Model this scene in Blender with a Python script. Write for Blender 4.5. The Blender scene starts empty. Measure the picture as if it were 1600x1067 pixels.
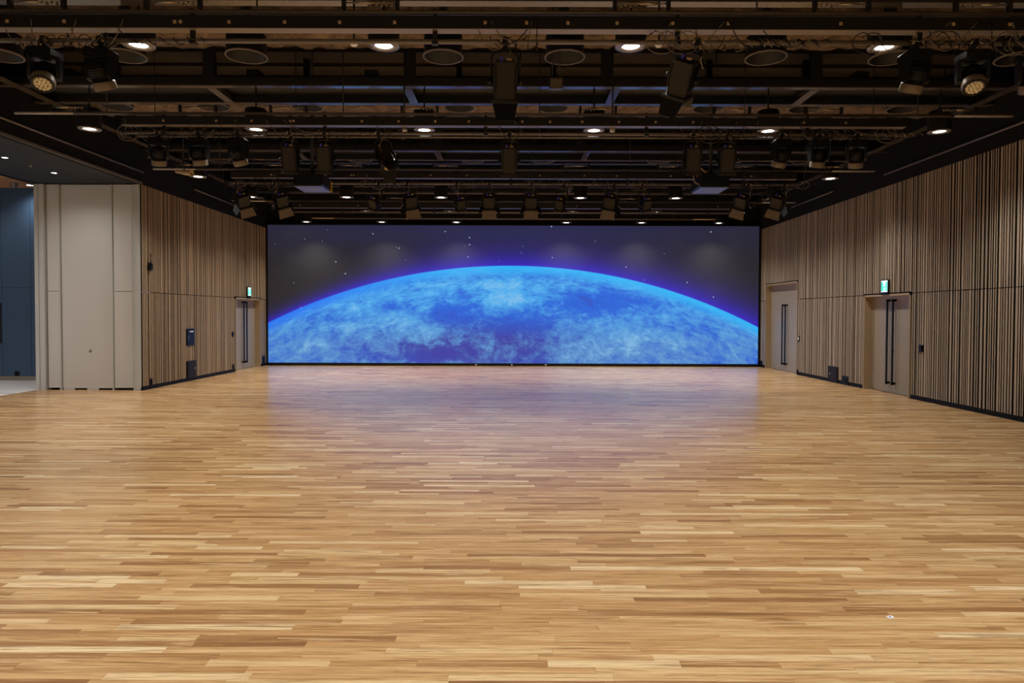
import bpy, math, random
from mathutils import Vector, Matrix
R = math.radians
random.seed(7)
scene = bpy.context.scene
col = scene.collection

# ------------------------------------------------------------------ camera
F, VPX, VPY, CAMH = 1066.7, 802.0, 492.0, 1.70     # focal length (px), vanishing point, eye height
PITCH, ROLL = R(1.3), R(0.18)
cam_d = bpy.data.cameras.new('camera'); cam = bpy.data.objects.new('camera', cam_d); col.objects.link(cam)
cam_d.sensor_width = 36.0; cam_d.lens = 36.0 * F / 1600
cam.location = (0, 0, CAMH)
cam.rotation_euler = (Matrix.Rotation(R(90) - PITCH, 3, 'X') @ Matrix.Rotation(ROLL, 3, 'Z')).to_euler()
cam_d.shift_x = -(VPX - 800) / 1600
cam_d.shift_y = -((533.5 - VPY) - F * math.tan(PITCH)) / 1600
cam_d.clip_start = 0.05; cam_d.clip_end = 200
scene.camera = cam

# ------------------------------------------------------------------ world, exposure
world = bpy.data.worlds.new('world'); scene.world = world; world.use_nodes = True
world.node_tree.nodes['Background'].inputs[0].default_value = (0.9, 0.95, 1.0, 1)
world.node_tree.nodes['Background'].inputs[1].default_value = 0.0
scene.view_settings.view_transform = 'Standard'; scene.view_settings.look = 'None'
scene.view_settings.exposure = 0.0; scene.view_settings.gamma = 1.0
scene.view_settings.use_curve_mapping = False
LAMP_W = 265.0          # each hall downlight
LAMP_COL = (1.0, 0.93, 0.84)
FOYER_W = 190.0
SOFFIT_W = 78.0
FOYER_COL = (1.0, 0.93, 0.86)

# ------------------------------------------------------------------ helpers
def s2l(r, g, b):
    def f(c):
        c /= 255.0
        return c / 12.92 if c <= 0.04045 else ((c + 0.055) / 1.055) ** 2.4
    return (f(r), f(g), f(b), 1.0)

def at(px, py, H):
    """photo pixel + height above the eye -> point in the hall"""
    Y = F * H / (VPY - py)
    return Vector(((px - VPX) * Y / F, Y, CAMH + H))

class MB:
    """collects shapes, builds ONE mesh object"""
    def __init__(self, M=None):
        self.v = []; self.f = []; self.sm = []; self.M = M or Matrix.Identity(4)
    def pts(self, vs):
        n = len(self.v); self.v += [tuple(self.M @ Vector(p)) for p in vs]; return n
    def face(self, idx, smooth=False):
        self.f.append(tuple(idx)); self.sm.append(smooth)
    def box(self, x0, x1, y0, y1, z0, z1):
        n = self.pts([(x, y, z) for z in (z0, z1) for y in (y0, y1) for x in (x0, x1)])
        for q in ((0, 2, 3, 1), (4, 5, 7, 6), (0, 1, 5, 4), (2, 6, 7, 3), (0, 4, 6, 2), (1, 3, 7, 5)):
            self.face([n + i for i in q])
        return self
    def cbox(self, c, s):
        return self.box(c[0]-s[0]/2, c[0]+s[0]/2, c[1]-s[1]/2, c[1]+s[1]/2, c[2]-s[2]/2, c[2]+s[2]/2)
    def bev(self, c, s, b):
        """box with chamfered vertical-section edges (octagonal section in x/z, along y)"""
        x, y, z = s[0]/2, s[1]/2, s[2]/2
        sec = [(-x+b, -z), (x-b, -z), (x, -z+b), (x, z-b), (x-b, z), (-x+b, z), (-x, z-b), (-x, -z+b)]
        n = self.pts([(c[0]+p, c[1]-y, c[2]+q) for p, q in sec] + [(c[0]+p, c[1]+y, c[2]+q) for p, q in sec])
        self.face([n+i for i in range(8)]); self.face([n+15-i for i in range(8)])
        for i in range(8):
            j = (i+1) % 8; self.face([n+i, n+8+i, n+8+j, n+j])
        return self
    def tube(self, path, r, n=6, cap=True):
        path = [Vector(p) for p in path]; rings = []
        for i, p in enumerate(path):
            d = (path[min(i+1, len(path)-1)] - path[max(i-1, 0)]).normalized()
            a = d.cross(Vector((0, 0, 1)))
            if a.length < 1e-3: a = d.cross(Vector((0, 1, 0)))
            a.normalize(); b = d.cross(a)
            rr = r[i] if isinstance(r, (list, tuple)) else r
            rings.append(self.pts([p + a*rr*math.cos(2*math.pi*k/n) + b*rr*math.sin(2*math.pi*k/n) for k in range(n)]))
        for a, b in zip(rings, rings[1:]):
            for k in range(n):
                j = (k+1) % n; self.face([a+k, b+k, b+j, a+j], True)
        if cap:
            self.face([rings[0]+k for k in range(n)]); self.face([rings[-1]+n-1-k for k in range(n)])
        return self
    def lathe(self, prof, n=24, c=(0, 0, 0), smooth=True, close=False):
        """profile of (radius, z) about the z axis; ends with radius 0 are capped"""
        rings = []
        for r, z in prof:
            if r < 1e-6: rings.append((self.pts([(c[0], c[1], c[2]+z)]), 1))
            else: rings.append((self.pts([(c[0]+r*math.cos(2*math.pi*k/n), c[1]+r*math.sin(2*math.pi*k/n), c[2]+z) for k in range(n)]), n))
        pr = list(zip(rings, rings[1:]))
        if close: pr.append((rings[-1], rings[0]))
        for (a, na), (b, nb) in pr:
            for k in range(n):
                j = (k+1) % n
                if na == 1 and nb == 1: continue
                if na == 1: self.face([a, b+j, b+k], smooth)
                elif nb == 1: self.face([a+k, a+j, b], smooth)
                else: self.face([a+k, a+j, b+j, b+k], smooth)
        return self
    def poly(self, pts, n_off):
        """flat polygon extruded by the vector n_off"""
        k = len(pts); o = Vector(n_off)
        n = self.pts([Vector(p) for p in pts] + [Vector(p) + o for p in pts])
        self.face([n+i for i in range(k)]); self.face([n+2*k-1-i for i in range(k)])
        for i in range(k):
            j = (i+1) % k; self.face([n+i, n+k+i, n+k+j, n+j])
        return self
    def mesh(self, name):
        me = bpy.data.meshes.new(name); me.from_pydata(self.v, [], self.f)
        me.polygons.foreach_set('use_smooth', self.sm); me.validate(); me.update()
        return me
    def build(self, name, mat, parent=None, loc=None):
        return link(name, self.mesh(name), mat, parent, loc)

def link(name, me, mat, parent=None, loc=None):
    if mat and not me.materials: me.materials.append(mat)
    o = bpy.data.objects.new(name, me); col.objects.link(o)
    if loc is not None: o.location = loc
    if parent: o.parent = parent
    return o
def tag(o, label=None, cat=None, group=None, kind=None):
    if label: o['label'] = label
    if cat: o['category'] = cat
    if group: o['group'] = group
    if kind: o['kind'] = kind
    return o
def empty(name, loc=(0, 0, 0), rz=0.0):
    o = bpy.data.objects.new(name, None); col.objects.link(o); o.location = loc; o.rotation_euler = (0, 0, rz)
    o.empty_display_size = 0.1
    return o
def thing(name, label, cat, loc=(0, 0, 0), rz=0.0, group=None):
    return tag(empty(name, loc, rz), label, cat, group)
def struct(name, mb, mat, parent=None):
    o = mb.build(name, mat, parent)
    if not parent: o['kind'] = 'structure'
    return o

def spot(parent, loc, W, c, size=110, blend=.7, r=.09):
    l = bpy.data.lights.new('lamp_beam', 'SPOT'); l.energy = W; l.color = c; l.spot_size = R(size); l.spot_blend = blend; l.shadow_soft_size = r
    o = bpy.data.objects.new('lamp_beam', l); col.objects.link(o); o.location = loc; o.parent = parent; return o

# ------------------------------------------------------------------ materials
class NT:
    def __init__(self, name):
        self.m = bpy.data.materials.new(name); self.m.use_nodes = True
        self.t = self.m.node_tree; self.b = self.t.nodes['Principled BSDF']
    def n(self, kind, **kw):
        nd = self.t.nodes.new(kind)
        for k, v in kw.items(): setattr(nd, k, v)
        return nd
    def put(self, sock, v):
        if hasattr(v, 'is_output'): self.t.links.new(v, sock)
        else: sock.default_value = v
    def math(self, op, a, b=0.0, c=0.0, clamp=False):
        nd = self.n('ShaderNodeMath', operation=op, use_clamp=clamp)
        self.put(nd.inputs[0], a); self.put(nd.inputs[1], b); self.put(nd.inputs[2], c)
        return nd.outputs[0]
    def mix(self, f, a, b, mode='MIX'):
        nd = self.n('ShaderNodeMix', data_type='RGBA', blend_type=mode, clamp_factor=True)
        self.put(nd.inputs[0], f); self.put(nd.inputs[6], a); self.put(nd.inputs[7], b)
        return nd.outputs[2]
    def ss(self, x, lo, hi):
        nd = self.n('ShaderNodeMapRange', interpolation_type='SMOOTHSTEP')
        self.put(nd.inputs[0], x); nd.inputs[1].default_value = lo; nd.inputs[2].default_value = hi
        return nd.outputs[0]
    def pos(self): return self.n('ShaderNodeNewGeometry').outputs['Position']
    def obj(self): return self.n('ShaderNodeTexCoord').outputs['Object']
    def map(self, v, scale=(1, 1, 1), loc=(0, 0, 0)):
        nd = self.n('ShaderNodeMapping'); self.put(nd.inputs[0], v)
        self.put(nd.inputs[1], loc); self.put(nd.inputs[3], scale); return nd.outputs[0]
    def noise(self, v, scale, detail=4, rough=0.55, dist=0.0):
        nd = self.n('ShaderNodeTexNoise'); self.put(nd.inputs['Vector'], v)
        nd.inputs['Scale'].default_value = scale; nd.inputs['Detail'].default_value = detail
        nd.inputs['Roughness'].default_value = rough; nd.inputs['Distortion'].default_value = dist
        return nd.outputs[0]
    def ramp(self, f, stops):
        nd = self.n('ShaderNodeValToRGB'); self.put(nd.inputs[0], f)
        e = nd.color_ramp.elements
        while len(e) < len(stops): e.new(0.5)
        for el, (p, c) in zip(e, stops): el.position = p; el.color = c
        return nd.outputs[0]
    def bump(self, h, strength, dist=0.01):
        nd = self.n('ShaderNodeBump'); nd.inputs['Strength'].default_value = strength
        nd.inputs['Distance'].default_value = dist; self.put(nd.inputs['Height'], h)
        self.put(self.b.inputs['Normal'], nd.outputs[0])

def plain(name, c, rough=0.5, metal=0.0, var=0.12, scale=6.0, spec=0.5):
    k = NT(name)
    nz = k.noise(k.pos(), scale, 3)
    d = tuple(x * (1 - var) for x in c[:3]) + (1,); l = tuple(min(1, x * (1 + var)) for x in c[:3]) + (1,)
    k.put(k.b.inputs['Base Color'], k.mix(nz, d, l))
    k.b.inputs['Roughness'].default_value = rough; k.b.inputs['Metallic'].default_value = metal
    k.b.inputs['Specular IOR Level'].default_value = spec
    return k.m
def glow(name, c, strength):
    k = NT(name)
    k.b.inputs['Base Color'].default_value = (0.02, 0.02, 0.02, 1)
    k.b.inputs['Emission Color'].default_value = c; k.b.inputs['Emission Strength'].default_value = strength
    return k.m

def floor_mat(name, source):
    k = NT(name)
    if source == 'object':
        sep = k.n('ShaderNodeSeparateColor'); k.put(sep.inputs[0], k.n('ShaderNodeObjectInfo').outputs['Color'])
    else:
        sep = k.n('ShaderNodeSeparateColor'); k.put(sep.inputs[0], k.n('ShaderNodeAttribute', attribute_name='tone').outputs['Color'])
    r1, r2, r3 = sep.outputs[0], sep.outputs[1], sep.outputs[2]
    off = k.n('ShaderNodeCombineXYZ')
    k.put(off.inputs[0], k.math('MULTIPLY', r2, 37.0)); k.put(off.inputs[1], k.math('MULTIPLY', r3, 53.0)); k.put(off.inputs[2], k.math('MULTIPLY', r1, 19.0))
    va = k.n('ShaderNodeVectorMath', operation='ADD'); k.put(va.inputs[0], k.pos()); k.put(va.inputs[1], off.outputs[0])
    v = va.outputs[0]
    base = k.ramp(r1, [(0.0, s2l(156, 114, 72)), (0.16, s2l(184, 142, 94)), (0.45, s2l(204, 162, 110)),
                       (0.78, s2l(216, 178, 126)), (0.90, s2l(228, 196, 146)), (1.0, s2l(244, 220, 176))])
    grain = k.noise(k.map(v, (2.2, 75, 1)), 1.0, 6, 0.68, 0.6)
    band = k.noise(k.map(v, (1.1, 26, 1)), 1.0, 4, 0.6, 0.9)
    fine = k.noise(k.map(v, (7, 190, 1)), 1.0, 5, 0.7, 0.8)
    c = k.mix(k.math('MULTIPLY', k.ss(grain, 0.47, 0.62), 0.62), base, s2l(150, 104, 60))
    c = k.mix(k.math('MULTIPLY', k.ss(grain, 0.45, 0.33), 0.55), c, s2l(238, 208, 160))
    c = k.mix(k.math('MULTIPLY', k.ss(band, 0.54, 0.68), 0.60), c, s2l(236, 206, 158))
    c = k.mix(k.math('MULTIPLY', k.ss(k.math('SUBTRACT', band, k.math('MULTIPLY', r3, 0.10)), 0.40, 0.26), 0.62), c, s2l(128, 90, 54))
    c = k.mix(k.math('MULTIPLY', k.ss(fine, 0.48, 0.70), 0.34), c, s2l(132, 92, 54))
    k.put(k.b.inputs['Base Color'], c)
    k.put(k.b.inputs['Roughness'], k.math('MULTIPLY_ADD', fine, 0.10, 0.20))
    k.b.inputs['Specular IOR Level'].default_value = 0.6
    k.bump(k.noise(k.map(v, (0.7, 2.2, 1)), 1.0, 2), 0.10, 0.02)
    return k.m

def slat_mat(name, tone):
    k = NT(name)
    rnd = k.n('ShaderNodeObjectInfo').outputs['Random']
    g = k.noise(k.map(k.pos(), (30, 30, 0.8)), 1.0, 4, 0.6, 0.5)
    w = k.noise(k.map(k.pos(), (9, 9, 0.12)), 1.0, 2)
    f = k.math('ADD', k.math('MULTIPLY', g, 0.45), k.math('ADD', k.math('MULTIPLY', w, 0.35), k.math('MULTIPLY', rnd, 0.25)))
    k.put(k.b.inputs['Base Color'], k.ramp(f, [(0.25, s2l(*[x*0.80 for x in tone])), (0.55, s2l(*tone)), (0.85, s2l(*[min(255, x*1.14) for x in tone]))]))
    k.b.inputs['Roughness'].default_value = 0.55; k.b.inputs['Specular IOR Level'].default_value = 0.3
    return k.m

def wool_mat(name):
    k = NT(name)
    a = k.noise(k.pos(), 3.5, 6, 0.65, 1.2)
    k.put(k.b.inputs['Base Color'], k.ramp(a, [(0.3, s2l(78, 64, 50)), (0.55, s2l(128, 108, 86)), (0.75, s2l(160, 138, 112))]))
    k.b.inputs['Roughness'].default_value = 0.9
    k.bump(a, 0.9, 0.06)
    return k.m

def screen_mat():
    """picture on the LED wall: the limb of a blue planet under a starry sky (object space, metres; one unit = 47.06 photo px)"""
    k = NT('led_picture')
    sep = k.n('ShaderNodeSeparateXYZ'); k.put(sep.inputs[0], k.obj())
    S = 47.06
    x = k.math('MULTIPLY_ADD', sep.outputs[0], S, 802.0)            # picture columns / rows
    y = k.math('MULTIPLY_ADD', sep.outputs[2], -S, 492.0 + CAMH * S)
    CX, CY, RR = SCREEN_ARC
    dx = k.math('SUBTRACT', x, CX); dy = k.math('SUBTRACT', y, CY)
    rad = k.math('SQRT', k.math('ADD', k.math('MULTIPLY', dx, dx), k.math('MULTIPLY', dy, dy)))
    d = k.math('SUBTRACT', RR, rad)                                # > 0 inside the planet, in picture units
    # cloud coordinates: angle along the limb and a foreshortened depth below it
    ang = k.math('MULTIPLY', k.math('ARCTAN2', dx, k.math('MULTIPLY', dy, -1.0)), RR)
    dep = k.math('POWER', k.math('MAXIMUM', d, 0.0), 0.72)
    cv = k.n('ShaderNodeCombineXYZ'); k.put(cv.inputs[0], k.math('MULTIPLY', ang, 0.010)); k.put(cv.inputs[1], k.math('MULTIPLY', dep, 0.075))
    cv = cv.outputs[0]
    big = k.noise(cv, 0.9, 6, 0.6, 1.2)
    mid = k.noise(k.map(cv, (1, 1, 1), (7, 3, 0)), 2.6, 9, 0.70, 0.9)
    fine = k.noise(k.map(cv, (1, 1.2, 1), (2, 9, 0)), 9.0, 9, 0.78, 0.5)
    cl = k.math('ADD', k.math('MULTIPLY', big, 0.42), k.math('ADD', k.math('MULTIPLY', mid, 0.62), k.math('MULTIPLY', fine, 0.50)))
    def blob(px, py, rx, ry):
        a = k.math('DIVIDE', k.math('SUBTRACT', x, px), rx); b = k.math('DIVIDE', k.math('SUBTRACT', y, py), ry)
        q = k.math('ADD', k.math('MULTIPLY', a, a), k.math('MULTIPLY', b, b))
        return k.math('POWER', 2.718, k.math('MULTIPLY', q, -1.0))
    land = None
    for px, py, rx, ry, s in ((790, 508, 66, 24, .20), (700, 490, 32, 18, .20), (690, 548, 70, 15, .17), (830, 548, 40, 22, .15), (560, 545, 45, 14, .12),
                              (915, 470, 50, 16, .20), (990, 472, 26, 9, .14), (610, 478, 24, 9, .20), (520, 500, 40, 10, .10), (1075, 515, 30, 12, .10), (640, 560, 80, 8, .1)):
        b = k.math('MULTIPLY', blob(px, py, rx, ry), s); land = b if land is None else k.math('ADD', land, b)
    cl = k.math('SUBTRACT', cl, land)
    for px, py, rx, ry, s in ((800, 465, 40, 18, .14), (600, 520, 120, 30, .07), (960, 540, 150, 28, .06), (760, 445, 70, 8, .10)):
        cl = k.math('ADD', cl, k.math('MULTIPLY', blob(px, py, rx, ry), s))
    low = k.ss(y, 455.0, 560.0)
    warm = k.math('MULTIPLY', k.ss(y, 470, 540), k.math('ADD', blob(740, 540, 190, 50), 0.15), clamp=True)
    sea = k.mix(warm, s2l(36, 102, 222), s2l(62, 66, 168))
    cloud = k.mix(low, s2l(78, 180, 246), s2l(98, 156, 214))
    body = k.mix(k.ss(cl, 0.60, 0.90), sea, cloud)
    body = k.mix(k.math('MULTIPLY', k.ss(cl, 0.82, 0.98), 0.6), body, s2l(148, 202, 240))
    body = k.mix(k.math('MULTIPLY', k.ss(cl, 0.60, 0.42), 0.6), body, s2l(62, 58, 164))
    # atmosphere at the limb: bright cyan rim, stronger on the crown and right side
    side = k.ss(x, 430.0, 800.0)
    rimc = k.mix(side, s2l(38, 120, 250), s2l(48, 186, 255))
    body = k.mix(k.math('MULTIPLY', k.ss(d, 20.0, 1.0), 0.92), body, rimc)
    # sky: brown-grey, bluer at the top middle, violet glow over the limb
    mid_top = k.math('MULTIPLY', k.ss(y, 440, 345), blob(800, 330, 420, 130))
    sky = k.mix(mid_top, s2l(42, 38, 41), s2l(40, 43, 78))
    hz = k.noise(k.map(k.obj(), (0.5, 0.5, 0.7)), 1.0, 2)
    sky = k.mix(k.math('MULTIPLY', k.ss(hz, 0.5, 0.8), 0.25), sky, s2l(66, 62, 70))  # sky grey and its patches: lamp light on the screen, painted in
    gl = k.math('POWER', 2.718, k.math('DIVIDE', d, k.math('MULTIPLY_ADD', side, 10.0, 6.0)))
    gl = k.math('MINIMUM', gl, 1.0)
    sky = k.mix(k.math('MULTIPLY', gl, 0.95), sky, s2l(58, 40, 205))
    st = None
    for sx, sy, br in ((266,139,.6),(692,105,.7),(460,280,1),(519,354,1.2),(854,194,1),(1142,90,.7),(1293,127,1),(1294,171,1.2),(1285,247,.8),(198,412,.6),(240,566,.7),
                       (835,188,.5),(895,270,.4),(82,170,.4),(410,82,.4),(376,150,.4),(1264,181,.4),(1478,272,.4),
                       (1804,57,1),(2797,87,1.2),(2270,308,.9),(2652,402,.9),(2817,493,1.1),(1810,250,.7),(2078,147,.5),(2508,223,.5),(1615,220,.6),(1625,180,.5),(2383,388,.5)):
        px, py = sx / 4 + 410, sy / 4 + 340
        a = k.math('SUBTRACT', x, px); b = k.math('SUBTRACT', y, py)
        q = k.math('ADD', k.math('MULTIPLY', a, a), k.math('MULTIPLY', b, b))
        s = k.math('MULTIPLY', k.math('LESS_THAN', q, 0.75 if br > .6 else 0.45), br)
        st = s if st is None else k.math('MAXIMUM', st, s)
    sky = k.mix(k.math('MINIMUM', st, 1.0), sky, s2l(190, 215, 235))
    pic = k.mix(k.ss(d, -0.8, 0.8), sky, body)
    k.b.inputs['Base Color'].default_value = (0.012, 0.012, 0.012, 1); k.b.inputs['Roughness'].default_value = 0.6; k.b.inputs['Specular IOR Level'].default_value = 0.25
    k.put(k.b.inputs['Emission Color'], pic); k.b.inputs['Emission Strength'].default_value = 0.92
    return k.m

def circle3(p, q, r):
    ax, ay = p; bx, by = q; cx, cy = r
    d = 2 * (ax*(by-cy) + bx*(cy-ay) + cx*(ay-by))
    ux = ((ax*ax+ay*ay)*(by-cy) + (bx*bx+by*by)*(cy-ay) + (cx*cx+cy*cy)*(ay-by)) / d
    uy = ((ax*ax+ay*ay)*(cx-bx) + (bx*bx+by*by)*(ax-cx) + (cx*cx+cy*cy)*(bx-ax)) / d
    return ux, uy, math.hypot(ax-ux, ay-uy)
SCREEN_ARC = circle3((420, 505), (805, 415.5), (1180, 508))

M = {}
M['plank'] = floor_mat('oak_plank', 'object'); M['planks'] = floor_mat('oak_planks', 'attribute')
M['slat_r'] = slat_mat('taupe_wood_slat', (182, 166, 146)); M['slat_l'] = slat_mat('brown_wood_slat', (178, 155, 124))
M['slot'] = plain('slat_backing', s2l(24, 17, 12), 0.8)
M['black'] = plain('black_paint', s2l(22, 22, 22), 0.55)
M['wallblack'] = plain('black_upper_wall', s2l(26, 25, 25), 0.85, spec=0.2)
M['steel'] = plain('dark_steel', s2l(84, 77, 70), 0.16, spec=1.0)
M['pipe'] = plain('grey_pipe', s2l(104, 96, 87), 0.3, spec=0.7)
M['tray'] = plain('duct_tray', s2l(122, 110, 96), 0.28, spec=0.8)
M['cable'] = plain('grey_cable', s2l(120, 110, 98), 0.5)
M['pipe_end'] = plain('galvanised_pipe', s2l(185, 180, 172), 0.4)
M['fixture'] = plain('fixture_black', s2l(22, 22, 23), 0.36, spec=0.3)
M['fixture_tan'] = plain('fixture_grey', s2l(44, 39, 33), 0.45, spec=0.3)
M['leaf_floor_lit'] = plain('barn_door_floor_lit', s2l(112, 100, 84), 0.45)  # floor light on black barn doors, put into a paler colour
M['front_band'] = plain('lamp_nose', s2l(120, 108, 92), 0.4)
M['drum'] = plain('duct_black', s2l(24, 25, 28), 0.5)
M['rim'] = plain('duct_rim', s2l(120, 112, 104), 0.45)
M['wool'] = wool_mat('beam_wool')
M['deck'] = plain('roof_deck', s2l(52, 44, 33), 0.9, scale=1.2, var=0.3)
M['metal'] = plain('bright_metal', s2l(190, 176, 150), 0.35, 0.8)
M['outlet'] = plain('tan_outlet', s2l(190, 165, 128), 0.5)
M['panel'] = plain('beige_panel', s2l(202, 203, 203), 0.5, scale=0.8, var=0.04)
M['panel_post'] = plain('grey_post', s2l(190, 194, 194), 0.4, scale=0.8, var=0.04)
M['door'] = plain('taupe_door', s2l(160, 149, 133), 0.45, scale=0.7, var=0.05)
M['frame'] = plain('taupe_frame', s2l(170, 150, 120), 0.5, var=0.05)
M['hardware'] = plain('black_hardware', s2l(14, 14, 16), 0.45, spec=0.3)
M['hatch'] = plain('navy_hatch', s2l(20, 28, 42), 0.5, spec=0.2)
M['hatch_brown'] = plain('dark_hatch', s2l(28, 25, 25), 0.5, spec=0.2)
M['white'] = plain('white_label', s2l(235, 235, 235), 0.5)
M['base'] = plain('dark_baseboard', s2l(10, 11, 14), 0.6, spec=0.2)
M['blue'] = plain('navy_panel', s2l(62, 88, 118), 0.5, scale=1.0, var=0.06)
M['groove'] = plain('groove_dark', s2l(24, 30, 42), 0.8)
M['soffit'] = plain('charcoal_soffit', s2l(38, 44, 54), 0.7, var=0.05, spec=0.3)
M['foyer_wood'] = slat_mat('foyer_ceiling_wood', (196, 142, 98))
M['foyer_floor'] = plain('pale_stone', s2l(222, 224, 226), 0.4, scale=2, var=0.03)
M['lamp'] = glow('lamp_white', (1.0, 0.95, 0.88, 1), 9.0)
M['lamp_ring'] = plain('lamp_ring', s2l(132, 124, 112), 0.22, spec=0.9)
M['led_cell'] = plain('led_lens', s2l(252, 232, 200), 0.3, var=0.3, scale=60)
M['sign_green'] = glow('sign_green', s2l(50, 232, 212), 1.1)
M['sign_white'] = glow('sign_white', s2l(240, 255, 250), 1.3)
M['yellow'] = plain('yellow_tag', s2l(230, 190, 30), 0.5)
M['violet'] = plain('violet_connector', s2l(70, 60, 200), 0.4)
M['screen'] = screen_mat()

# ------------------------------------------------------------------ room dimensions
XW, YS, ZT = 8.20, 22.67, 4.55          # half width, screen plane, top of the slatted panelling
ZJ, ZC = 2.18, 6.25                     # panel joint, roof deck
YB = -6.0                               # rear wall behind the camera
XL, YP = -10.57, 15.1                   # foyer side: edge of the timber floor, partition face
YF, ZF = 17.3, 4.86                     # foyer end wall and ceiling

# ------------------------------------------------------------------ floor
fl = struct('floor', MB().box(XL, XW + .2, YB, YS + .3, -0.06, -0.006), M['slot'])
W, GAP = 0.063, 0.0007
unit = MB().box(-.5, .5, -.5, .5, -1, 0).mesh('plank'); unit.materials.append(M['plank'])
def tone():
    r = random.random()
    return (min(1, max(0, random.gauss(0.5, 0.25))) if r < 0.86 else random.uniform(0.82, 1.0) if r < 0.95 else random.uniform(0, 0.15), random.random(), random.random(), 1)
planks = []
y = YB
while y < YS + 0.2:
    x = XL - random.uniform(0, 0.9); 
    while x < XW + 0.1:
        L = random.choice((0.45, 0.6, 0.75, 0.9, 1.05, 1.2)) * random.uniform(.9, 1.1)
        a, b = max(x, XL), min(x + L, XW + 0.15)
        if b - a > 0.02: planks.append((a, b, y))
        x += L
    y += W
def visible(p):
    a, b, yy = p
    if yy < 3.0: return False
    half = 815 * yy / F
    return min(b, half) - max(a, -half) > 0.5 * (b - a)
near = sorted([p for p in planks if visible(p)], key=lambda p: p[2])[:300]
nearset = set(near)
for a, b, yy in near:
    o = bpy.data.objects.new('plank', unit); col.objects.link(o); o.parent = fl
    o.location = ((a+b)/2, yy + W/2, 0); o.scale = (b - a - GAP, W - GAP, 0.006); o.color = tone()
fv, ff, fc = [], [], []
for p in planks:
    if p in nearset: continue
    a, b, yy = p
    x0, x1, y0, y1 = a + GAP/2, b - GAP/2, yy + GAP/2, yy + W - GAP/2
    n = len(fv)
    fv += [(x0, y0, 0), (x1, y0, 0), (x1, y1, 0), (x0, y1, 0), (x0, y0, -.006), (x1, y0, -.006), (x1, y1, -.006), (x0, y1, -.006)]
    ff += [(n, n+1, n+2, n+3), (n, n+4, n+5, n+1), (n+1, n+5, n+6, n+2), (n+2, n+6, n+7, n+3), (n+3, n+7, n+4, n)]
    fc += [tone()] * 5
me = bpy.data.meshes.new('plank_field'); me.from_pydata(fv, [], ff)
ca = me.attributes.new('tone', 'FLOAT_COLOR', 'FACE')
ca.data.foreach_set('color', [c for t in fc for c in t])
tag(link('plank_field', me, M['planks'], fl), kind='stuff')
me.update()

# ------------------------------------------------------------------ ceiling deck and rear wall
ce = struct('ceiling', MB().box(-XW - .3, XW + .3, YB, YS + .5, ZC, ZC + .15), M['deck'])
for i in range(26):                                        # ribs of the roof deck
    yy = 5.0 + i * 0.68
    MB().box(-XW, XW, yy, yy + .11, ZC - .06, ZC + .01).build('deck_rib', M['deck'], ce)
struct('wall_rear', MB().box(-XW - 6, XW + .3, YB - .2, YB, 0, ZC), M['panel'])
struct('wall_back', MB().box(-XW - .2, XW + .4, YS + .12, YS + .3, 0, ZC), M['wallblack'])

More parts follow.
